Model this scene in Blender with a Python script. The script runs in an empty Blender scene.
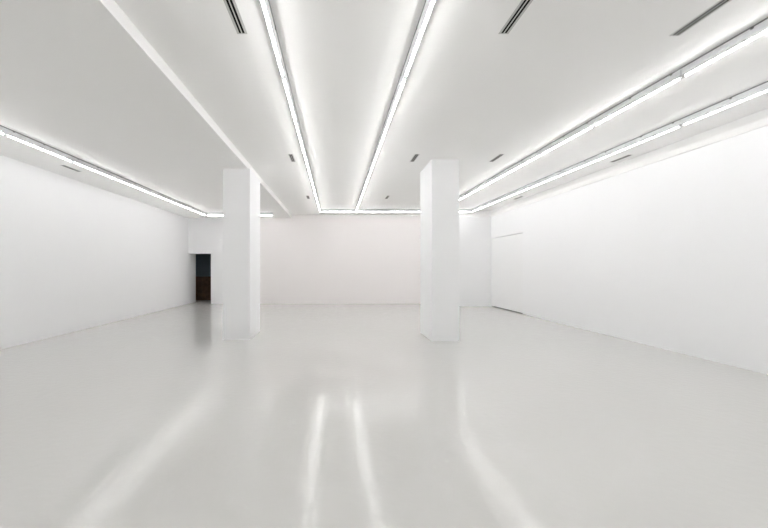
import bpy, bmesh, math
from mathutils import Vector

S = bpy.context.scene
COL = S.collection

# ------------------------------------------------------------------ camera
cam_d = bpy.data.cameras.new('camera')
cam = bpy.data.objects.new('camera', cam_d)
COL.objects.link(cam)
cam.location = (0, 0, 1.5)
cam.rotation_euler = (math.radians(90), 0, 0)
cam_d.sensor_width = 36
cam_d.lens = 36 * 380 / 768
cam_d.shift_x = 48.5 / 768
cam_d.shift_y = 3.9 / 768
cam_d.clip_start = 0.05
S.camera = cam

# ------------------------------------------------------------------ world, exposure
w = bpy.data.worlds.new('world')
w.use_nodes = True
w.node_tree.nodes['Background'].inputs[0].default_value = (0.02, 0.02, 0.02, 1)
S.world = w
S.view_settings.view_transform = 'Standard'
S.view_settings.look = 'None'
S.view_settings.gamma = 1
S.view_settings.use_curve_mapping = False
S.view_settings.exposure = 0.37
TUBE = 34.0                       # radiance of the fluorescent tubes
S.cycles.use_denoising = True
S.cycles.max_bounces = 16
S.cycles.diffuse_bounces = 12
S.cycles.glossy_bounces = 6
S.cycles.caustics_reflective = True
S.cycles.sample_clamp_indirect = 0

# ------------------------------------------------------------------ materials
def mat(name, col, rough=0.6, spec=0.5, noise=None, bump=None):
    m = bpy.data.materials.new(name); m.use_nodes = True
    nt = m.node_tree; b = nt.nodes['Principled BSDF']
    b.inputs['Base Color'].default_value = (*col, 1)
    b.inputs['Roughness'].default_value = rough
    b.inputs['Specular IOR Level'].default_value = spec
    tc = nt.nodes.new('ShaderNodeTexCoord')
    if noise:
        sc, amt = noise
        n = nt.nodes.new('ShaderNodeTexNoise'); n.inputs['Scale'].default_value = sc
        n.inputs['Detail'].default_value = 4
        nt.links.new(tc.outputs['Object'], n.inputs['Vector'])
        r = nt.nodes.new('ShaderNodeValToRGB')
        r.color_ramp.elements[0].position = 0.3; r.color_ramp.elements[1].position = 0.7
        r.color_ramp.elements[0].color = (*[c * (1 - amt) for c in col], 1)
        r.color_ramp.elements[1].color = (*[min(1, c * (1 + amt)) for c in col], 1)
        nt.links.new(n.outputs['Fac'], r.inputs['Fac'])
        nt.links.new(r.outputs['Color'], b.inputs['Base Color'])
    if bump:
        sc, st = bump
        n = nt.nodes.new('ShaderNodeTexNoise'); n.inputs['Scale'].default_value = sc
        n.inputs['Detail'].default_value = 3
        nt.links.new(tc.outputs['Object'], n.inputs['Vector'])
        bp = nt.nodes.new('ShaderNodeBump'); bp.inputs['Strength'].default_value = st
        bp.inputs['Distance'].default_value = 0.01
        nt.links.new(n.outputs['Fac'], bp.inputs['Height'])
        nt.links.new(bp.outputs['Normal'], b.inputs['Normal'])
    return m

WALL = mat('white_wall_paint', (0.90, 0.903, 0.91), 0.75, 0.25, noise=(0.4, 0.006), bump=(60, 0.03))
PINK = mat('faint_rose_wall_paint', (0.94, 0.908, 0.903), 0.75, 0.25, noise=(0.4, 0.006), bump=(60, 0.03))
CEIL = mat('white_ceiling_paint', (0.94, 0.937, 0.928), 0.85, 0.2, noise=(0.5, 0.006))
DOORP = mat('white_door_paint', (0.895, 0.897, 0.90), 0.75, 0.3, noise=(0.5, 0.006))
FLOOR = mat('poured_grey_epoxy', (0.63, 0.627, 0.608), 0.17, 0.5, noise=(0.35, 0.012))
METAL = mat('white_enamelled_steel', (0.80, 0.81, 0.83), 0.45, 0.5, noise=(3, 0.01))
CAP = mat('white_plastic_cap', (0.75, 0.75, 0.74), 0.5, 0.4, noise=(5, 0.01))
SHADOW_RAIL = mat('shadow_grey_rail', (0.22, 0.225, 0.24), 0.5, 0.5, noise=(5, 0.02))  # coloured dark to draw the shadow line along the housing top
CLIP = mat('grey_clip_metal', (0.16, 0.16, 0.17), 0.5, 0.5, noise=(5, 0.02))
VENTF = mat('grey_aluminium_frame', (0.55, 0.55, 0.54), 0.5, 0.5, noise=(4, 0.02))
SLOT = mat('black_slot_cavity', (0.012, 0.012, 0.012), 0.9, 0.1, noise=(8, 0.05))
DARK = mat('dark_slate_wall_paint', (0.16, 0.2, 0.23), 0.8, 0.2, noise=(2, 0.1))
WOOD = mat('dark_brown_wood', (0.12, 0.065, 0.04), 0.6, 0.3, noise=(6, 0.3))

# floor: gloss that varies a little and a very shallow roller texture
def floor_extra():
    nt = FLOOR.node_tree; b = nt.nodes['Principled BSDF']
    tc = next(n for n in nt.nodes if n.type == 'TEX_COORD')
    n1 = nt.nodes.new('ShaderNodeTexNoise'); n1.inputs['Scale'].default_value = 13; n1.inputs['Detail'].default_value = 5
    nt.links.new(tc.outputs['Object'], n1.inputs['Vector'])
    bp = nt.nodes.new('ShaderNodeBump'); bp.inputs['Strength'].default_value = 0.10; bp.inputs['Distance'].default_value = 0.02
    nt.links.new(n1.outputs['Fac'], bp.inputs['Height'])
    nt.links.new(bp.outputs['Normal'], b.inputs['Normal'])
    n2 = nt.nodes.new('ShaderNodeTexNoise'); n2.inputs['Scale'].default_value = 4.5; n2.inputs['Detail'].default_value = 6
    nt.links.new(tc.outputs['Object'], n2.inputs['Vector'])
    mr = nt.nodes.new('ShaderNodeMapRange')
    mr.inputs['To Min'].default_value = 0.05; mr.inputs['To Max'].default_value = 0.2
    nt.links.new(n2.outputs['Fac'], mr.inputs['Value'])
    nt.links.new(mr.outputs['Result'], b.inputs['Roughness'])
floor_extra()

def lamp_mat(name, f):
    m = bpy.data.materials.new(name); m.use_nodes = True
    b = m.node_tree.nodes['Principled BSDF']
    b.inputs['Base Color'].default_value = (0.9, 0.9, 0.9, 1)
    b.inputs['Emission Color'].default_value = (1.0, 0.99, 0.985, 1)
    b.inputs['Emission Strength'].default_value = TUBE * f
    return m
# tube strength set row by row so walls and ceiling don't wash out
LAMP = lamp_mat('lit_fluorescent_tube', 1.0)
LAMPS = {'row along the left wall': lamp_mat('lit_tube_left', 0.71), 'outer right row': lamp_mat('lit_tube_outer_right', 0.39)}
CENTRE = lamp_mat('lit_tube_centre', 0.76)
LAMPS.update({'inner right row': lamp_mat('lit_tube_inner_right', 0.85), 'left central row': CENTRE, 'right central row': CENTRE, 'cross': lamp_mat('lit_tube_cross', 0.6)})

# ------------------------------------------------------------------ helpers
def box(bm, x0, y0, z0, x1, y1, z1):
    v = [bm.verts.new(p) for p in ((x0,y0,z0),(x1,y0,z0),(x1,y1,z0),(x0,y1,z0),(x0,y0,z1),(x1,y0,z1),(x1,y1,z1),(x0,y1,z1))]
    for f in ((0,3,2,1),(4,5,6,7),(0,1,5,4),(1,2,6,5),(2,3,7,6),(3,0,4,7)):
        bm.faces.new([v[i] for i in f])

def prism(bm, poly, axis, a, b):
    """closed polygon (pairs) extruded along 'x', 'y' or 'z' from a to b"""
    def P(p, t):
        return {'x': (t, p[0], p[1]), 'y': (p[0], t, p[1]), 'z': (p[0], p[1], t)}[axis]
    A = [bm.verts.new(P(p, a)) for p in poly]; B = [bm.verts.new(P(p, b)) for p in poly]
    bm.faces.new(A); bm.faces.new(B[::-1])
    n = len(poly)
    for i in range(n):
        j = (i + 1) % n
        bm.faces.new((A[i], A[j], B[j], B[i]))

def obj(name, bm, m, parent=None, bevel=0, smooth=False):
    if bevel:
        bmesh.ops.remove_doubles(bm, verts=bm.verts, dist=1e-5)
        bmesh.ops.bevel(bm, geom=list(bm.edges), offset=bevel, segments=2, affect='EDGES', profile=0.5)
    bmesh.ops.recalc_face_normals(bm, faces=bm.faces)
    me = bpy.data.meshes.new(name); bm.to_mesh(me); bm.free()
    me.materials.append(m)
    if smooth:
        for p in me.polygons: p.use_smooth = len(p.vertices) == 4
    o = bpy.data.objects.new(name, me); COL.objects.link(o)
    if parent: o.parent = parent
    return o

def struct(name, bm, m, label):
    o = obj(name, bm, m); o['kind'] = 'structure'; o['label'] = label; o['category'] = name.split('_')[0]
    return o

# ------------------------------------------------------------------ the room
XL, XR = -6.15, 6.07            # side walls
YB, YR, YN = 15.88, 14.84, -4.5 # rear wall, rear wall of the right-hand bay, wall behind the camera
XS = 4.2                        # where the rear wall steps forward
ZC, ZS = 3.7125, 3.5775         # ceiling, dropped ceiling on the left
XD = -1.832                     # edge of the dropped ceiling
T = 0.3
DX, DZ = -5.205, 2.106          # doorway in the rear wall, against the left wall
YD = 16.72                      # far side of the doorway's thick wall
YE = 17.75                      # end of the dark room behind

bm = bmesh.new(); box(bm, XL-1.2, YN-T, -0.2, XR+T, YE+T, 0)
struct('floor', bm, FLOOR, 'glossy pale grey poured floor of the empty gallery')

bm = bmesh.new()
box(bm, XD, YN-T, ZC, XR+T, YD, 4.1)
struct('ceiling', bm, CEIL, 'higher white plaster ceiling over the middle and right of the gallery')
bm = bmesh.new(); box(bm, XL-T, YN-T, ZS, XD, YD, 4.1)
struct('ceiling_left', bm, CEIL, 'dropped white plaster ceiling, a step lower, over the left side')

bm = bmesh.new(); box(bm, XL-T, YN-T, 0, XL, YD, ZS)
struct('wall_left', bm, WALL, 'long blank white wall on the left')

bm = bmesh.new()
y0, y1, zt, zb = 12.33, 14.76, 2.65, 0.0
box(bm, XR, YN-T, 0, XR+T, y0, ZC)
box(bm, XR, y1, 0, XR+T, YR+T, ZC)
box(bm, XR, y0, zt, XR+T, y1, ZC)
bmesh.ops.remove_doubles(bm, verts=bm.verts, dist=1e-5)
struct('wall_right', bm, WALL, 'long blank white wall on the right with a flush door')

bm = bmesh.new()
box(bm, -3.9, YB, 0, XS, YD, ZC)
struct('wall_back', bm, PINK, 'rear wall between the pillars, white with a faint rose tint')
bm = bmesh.new()
prism(bm, [(XL, DZ), (DX, DZ), (DX, 0), (-3.9, 0), (-3.9, ZC), (XL, ZC)], 'y', YB, YD)
struct('wall_back_left', bm, WALL, 'plain white rear wall left of the left pillar, with the dark doorway')

bm = bmesh.new(); box(bm, XS, YR, 0, XR, YD, ZC)
struct('wall_back_bay', bm, WALL, 'short white rear wall behind the right pillar, stepped forward')

bm = bmesh.new(); box(bm, XL, YN-T, 0, XR, YN, ZC)
struct('wall_front', bm, WALL, 'white wall behind the camera')

# flush double-height door in the right wall
bm = bmesh.new(); box(bm, XR+0.012, y0+0.010, 0.03, XR+0.07, y1-0.012, zt-0.018)
struct('door_1', bm, DOORP, 'tall flush white door set in the right wall near the corner')
bm = bmesh.new(); box(bm, XR+0.10, y0-0.05, 0, XR+0.2, y1+0.05, zt+0.05)  # black backing added so the gap round the door reads dark
bm2 = bm
o = struct('door_2', bm2, SLOT, 'black panel behind the flush white door, standing in for its dark gap')
o.name = 'trim_4'; o['category'] = 'trim'

# cornice along the right wall and round the bay
def cornice(flip):
    pts = [(0, 3.50), (-0.03, 3.50), (-0.07, 3.565), (-0.08, 3.59), (-0.08, ZC), (0, ZC)]
    return pts
bm = bmesh.new(); prism(bm, [(XR + p[0], p[1]) for p in cornice(0)], 'y', YN, YR)
struct('trim_1', bm, CEIL, 'white cornice between the right wall and the ceiling')
bm = bmesh.new(); prism(bm, [(YR + p[0], p[1]) for p in cornice(0)], 'x', XS, XR - 0.08)
struct('trim_2', bm, CEIL, 'white cornice over the rear wall behind the right pillar')

# dark room seen through the doorway
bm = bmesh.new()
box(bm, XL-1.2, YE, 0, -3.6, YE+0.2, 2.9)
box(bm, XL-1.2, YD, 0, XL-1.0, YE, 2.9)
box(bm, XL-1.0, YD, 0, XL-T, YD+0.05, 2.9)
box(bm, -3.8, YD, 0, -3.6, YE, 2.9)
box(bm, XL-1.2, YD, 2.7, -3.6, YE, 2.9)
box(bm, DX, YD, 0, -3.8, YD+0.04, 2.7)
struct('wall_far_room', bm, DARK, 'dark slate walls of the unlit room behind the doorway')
bm = bmesh.new()
box(bm, XL-1.0, YE-0.04, 0, -3.8, YE, 1.10)
box(bm, XL-1.0, YE-0.06, 1.06, -3.8, YE-0.04, 1.10)
for k in range(8):
    xx = XL - 0.95 + k * 0.4
    box(bm, xx, YE-0.055, 0.1, xx+0.06, YE-0.04, 1.06)
struct('trim_3', bm, WOOD, 'dark brown wooden wainscot in the unlit room behind the doorway')

# ------------------------------------------------------------------ pillars
def pillar(x0, y0, x1, y1, top, label):
    bm = bmesh.new(); box(bm, x0, y0, 0, x1, y1, top)
    es = [e for e in bm.edges if abs(e.verts[0].co.z - e.verts[1].co.z) > 1]
    bmesh.ops.bevel(bm, geom=es, offset=0.006, segments=2, affect='EDGES', profile=0.5)
    o = obj('pillar', bm, WALL)
    o['label'] = label; o['category'] = 'pillar'; o['kind'] = 'structure'
    return o
pillar(-2.355, 7.95, -1.79, 9.03, ZS, 'rectangular white pillar on the left, under the edge of the dropped ceiling')
pillar(1.965, 7.755, 2.527, 8.80, ZC, 'rectangular white pillar on the right, under the higher ceiling')

# ------------------------------------------------------------------ batten lights
def make_light(length):
    """local: x along the tube, z = 0 at the ceiling"""
    t = bpy.data.objects.new('batten_light', None); COL.objects.link(t)
    t.empty_display_size = 0.2
    L = length
    bm = bmesh.new()
    prism(bm, [(-0.027, -0.011), (0.027, -0.011), (0.027, -0.080), (0.0135, -0.0945), (-0.0135, -0.0945),
               (-0.027, -0.080)], 'x', -L/2 + 0.004, L/2 - 0.004)
    obj('housing', bm, METAL, t)
    bm = bmesh.new(); box(bm, -L/2, -0.031, -0.011, L/2, 0.031, 0)  # dark strip on the ceiling stands in for the shadow gap above the housing
    obj('shadow_gap_rail', bm, SHADOW_RAIL, t)
    for cx in (-L/2 + 0.12, 0.0):
        bm = bmesh.new()
        for sy in (-1, 1):
            a, b = sorted((sy*0.0265, sy*0.0335))
            box(bm, cx - 0.012, a, -0.026, cx + 0.012, b, -0.002)
        box(bm, cx - 0.012, -0.0335, -0.013, cx + 0.012, 0.0335, -0.009)
        obj('clip', bm, CLIP, t)
    bm = bmesh.new()
    n, r, zc = 12, 0.0085, -0.1035
    ring = [[bm.verts.new((x, r*math.cos(2*math.pi*k/n), zc + r*math.sin(2*math.pi*k/n))) for k in range(n)] for x in (-L/2 + 0.034, L/2 - 0.034)]
    for k in range(n):
        j = (k+1) % n; bm.faces.new((ring[0][k], ring[0][j], ring[1][j], ring[1][k]))
    bm.faces.new(ring[0]); bm.faces.new(ring[1])
    obj('tube', bm, LAMP, t, smooth=True)
    for s in (-1, 1):
        bm = bmesh.new()
        a, b = sorted((s*(L/2 - 0.006), s*(L/2 - 0.034)))
        prism(bm, [(-0.0145, -0.0945), (0.0145, -0.0945), (0.0135, -0.108), (0.008, -0.114), (-0.008, -0.114), (-0.0135, -0.108)], 'x', a, b)
        obj('lamp_holder', bm, CAP, t)
    return t

protos = {}
def light_at(x, y, z, rot, length, label, group, lamp=None):
    if length not in protos:
        t = make_light(length); protos[length] = t
    else:
        p = protos[length]; t = p.copy(); COL.objects.link(t)
        for ch in p.children:
            c = ch.copy(); COL.objects.link(c); c.parent = t
    t.location = (x, y, z); t.rotation_euler = (0, 0, rot)
    for ch in t.children:
        if ch.name.startswith('tube'):
            ch.material_slots[0].link = 'OBJECT'; ch.material_slots[0].material = lamp or LAMP
    t['label'] = label; t['category'] = 'ceiling light'; t['group'] = group
    return t

P = 1.44
YROW = 14.30
ORD = ['first', 'second', 'third', 'fourth', 'fifth', 'sixth', 'seventh', 'eighth', 'ninth', 'tenth', 'eleventh', 'twelfth', 'thirteenth']
rows = [(-4.905, ZS, 'row along the left wall'),
        (-0.58, ZC, 'left central row'),
        (0.775, ZC, 'right central row'),
        (3.845, ZC, 'inner right row'),
        (5.145, ZC, 'outer right row')]
for x, z, nm in rows:
    for k in range(12):
        y = YROW - 0.02 - P/2 - k*P
        light_at(x, y, z, math.pi/2, P, 'white tube light, %s from the rear wall, in the %s' % (ORD[k], nm), 'tube lights, ' + nm, LAMPS.get(nm))
# cross row along the rear wall
LX0, LX1 = -0.58 + 0.04, 5.145 - 0.04
n = 4; q = (LX1 - LX0) / n
for k in range(n):
    light_at(LX0 + (k+0.5)*q, YROW + 0.02, ZC, 0, round(q, 4), 'white tube light, %s from the left in the long cross row at the rear' % ORD[k], 'tube lights of the long cross row at the rear', LAMPS['cross'])
# the cross row on the dropped ceiling
q = (2.55 - 0.045) / 2
for k in range(2):
    light_at(-4.905 + 0.045 + (k+0.5)*q, YROW + 0.02, ZS, 0, round(q, 4), 'white tube light, %s from the left in the short cross row behind the left pillar' % ORD[k], 'tube lights of the short cross row at the left rear', LAMPS['row along the left wall'])

# ------------------------------------------------------------------ slot diffusers
def make_vent():
    t = bpy.data.objects.new('slot_vent', None); COL.objects.link(t)
    L, W, d = 0.52, 0.094, 0.003
    bm = bmesh.new()
    box(bm, -W/2, -L/2, -d, -0.026, L/2, 0)
    box(bm, 0.026, -L/2, -d, W/2, L/2, 0)
    box(bm, -0.026, -L/2, -d, 0.026, -L/2 + 0.012, 0)
    box(bm, -0.026, L/2 - 0.012, -d, 0.026, L/2, 0)
    box(bm, -0.006, -L/2 + 0.012, -d, 0.005, L/2 - 0.012, 0)
    obj('frame', bm, VENTF, t)
    bm = bmesh.new(); box(bm, -0.0255, -L/2 + 0.0125, -0.0022, 0.0255, L/2 - 0.0125, -0.0002)
    obj('slot', bm, SLOT, t)
    return t
vents = [(-0.88, 3.33, ZC, 'black double-slot air vent in the ceiling at the upper left, left of the central lights'),
         (1.585, 3.33, ZC, 'black double-slot air vent at the top, right of the two central light rows'),
         (3.225, 3.36, ZC, 'black double-slot air vent at the upper right, beside the inner right light row'),
         (-0.875, 7.65, ZC, 'small dark slot vent in the ceiling between the left pillar and the central lights'),
         (1.59, 7.65, ZC, 'small dark slot vent in the ceiling just left of the right pillar top'),
         (3.24, 7.65, ZC, 'small dark slot vent in the ceiling just right of the right pillar top'),
         (5.77, 7.69, ZC, 'thin dark slot vent between the outer right light row and the right wall, nearer one'),
         (-0.86, 11.9, ZC, 'tiny dark slot vent at the far left end of the higher ceiling'),
         (1.62, 11.9, ZC, 'tiny dark slot vent near the rear wall, left of the right pillar'),
         (5.77, 12.0, ZC, 'tiny slot vent above the flush door on the right'),
         (-5.52, 7.94, ZS, 'thin dark slot vent in the dropped ceiling beside the left wall')]
v0 = None
for x, y, z, lab in vents:
    if v0 is None:
        v0 = t = make_vent()
    else:
        t = v0.copy(); COL.objects.link(t)
        for ch in v0.children:
            c = ch.copy(); COL.objects.link(c); c.parent = t
    t.location = (x, y, z)
    t['label'] = lab; t['category'] = 'air vent'; t['group'] = 'slot vents in the ceiling'
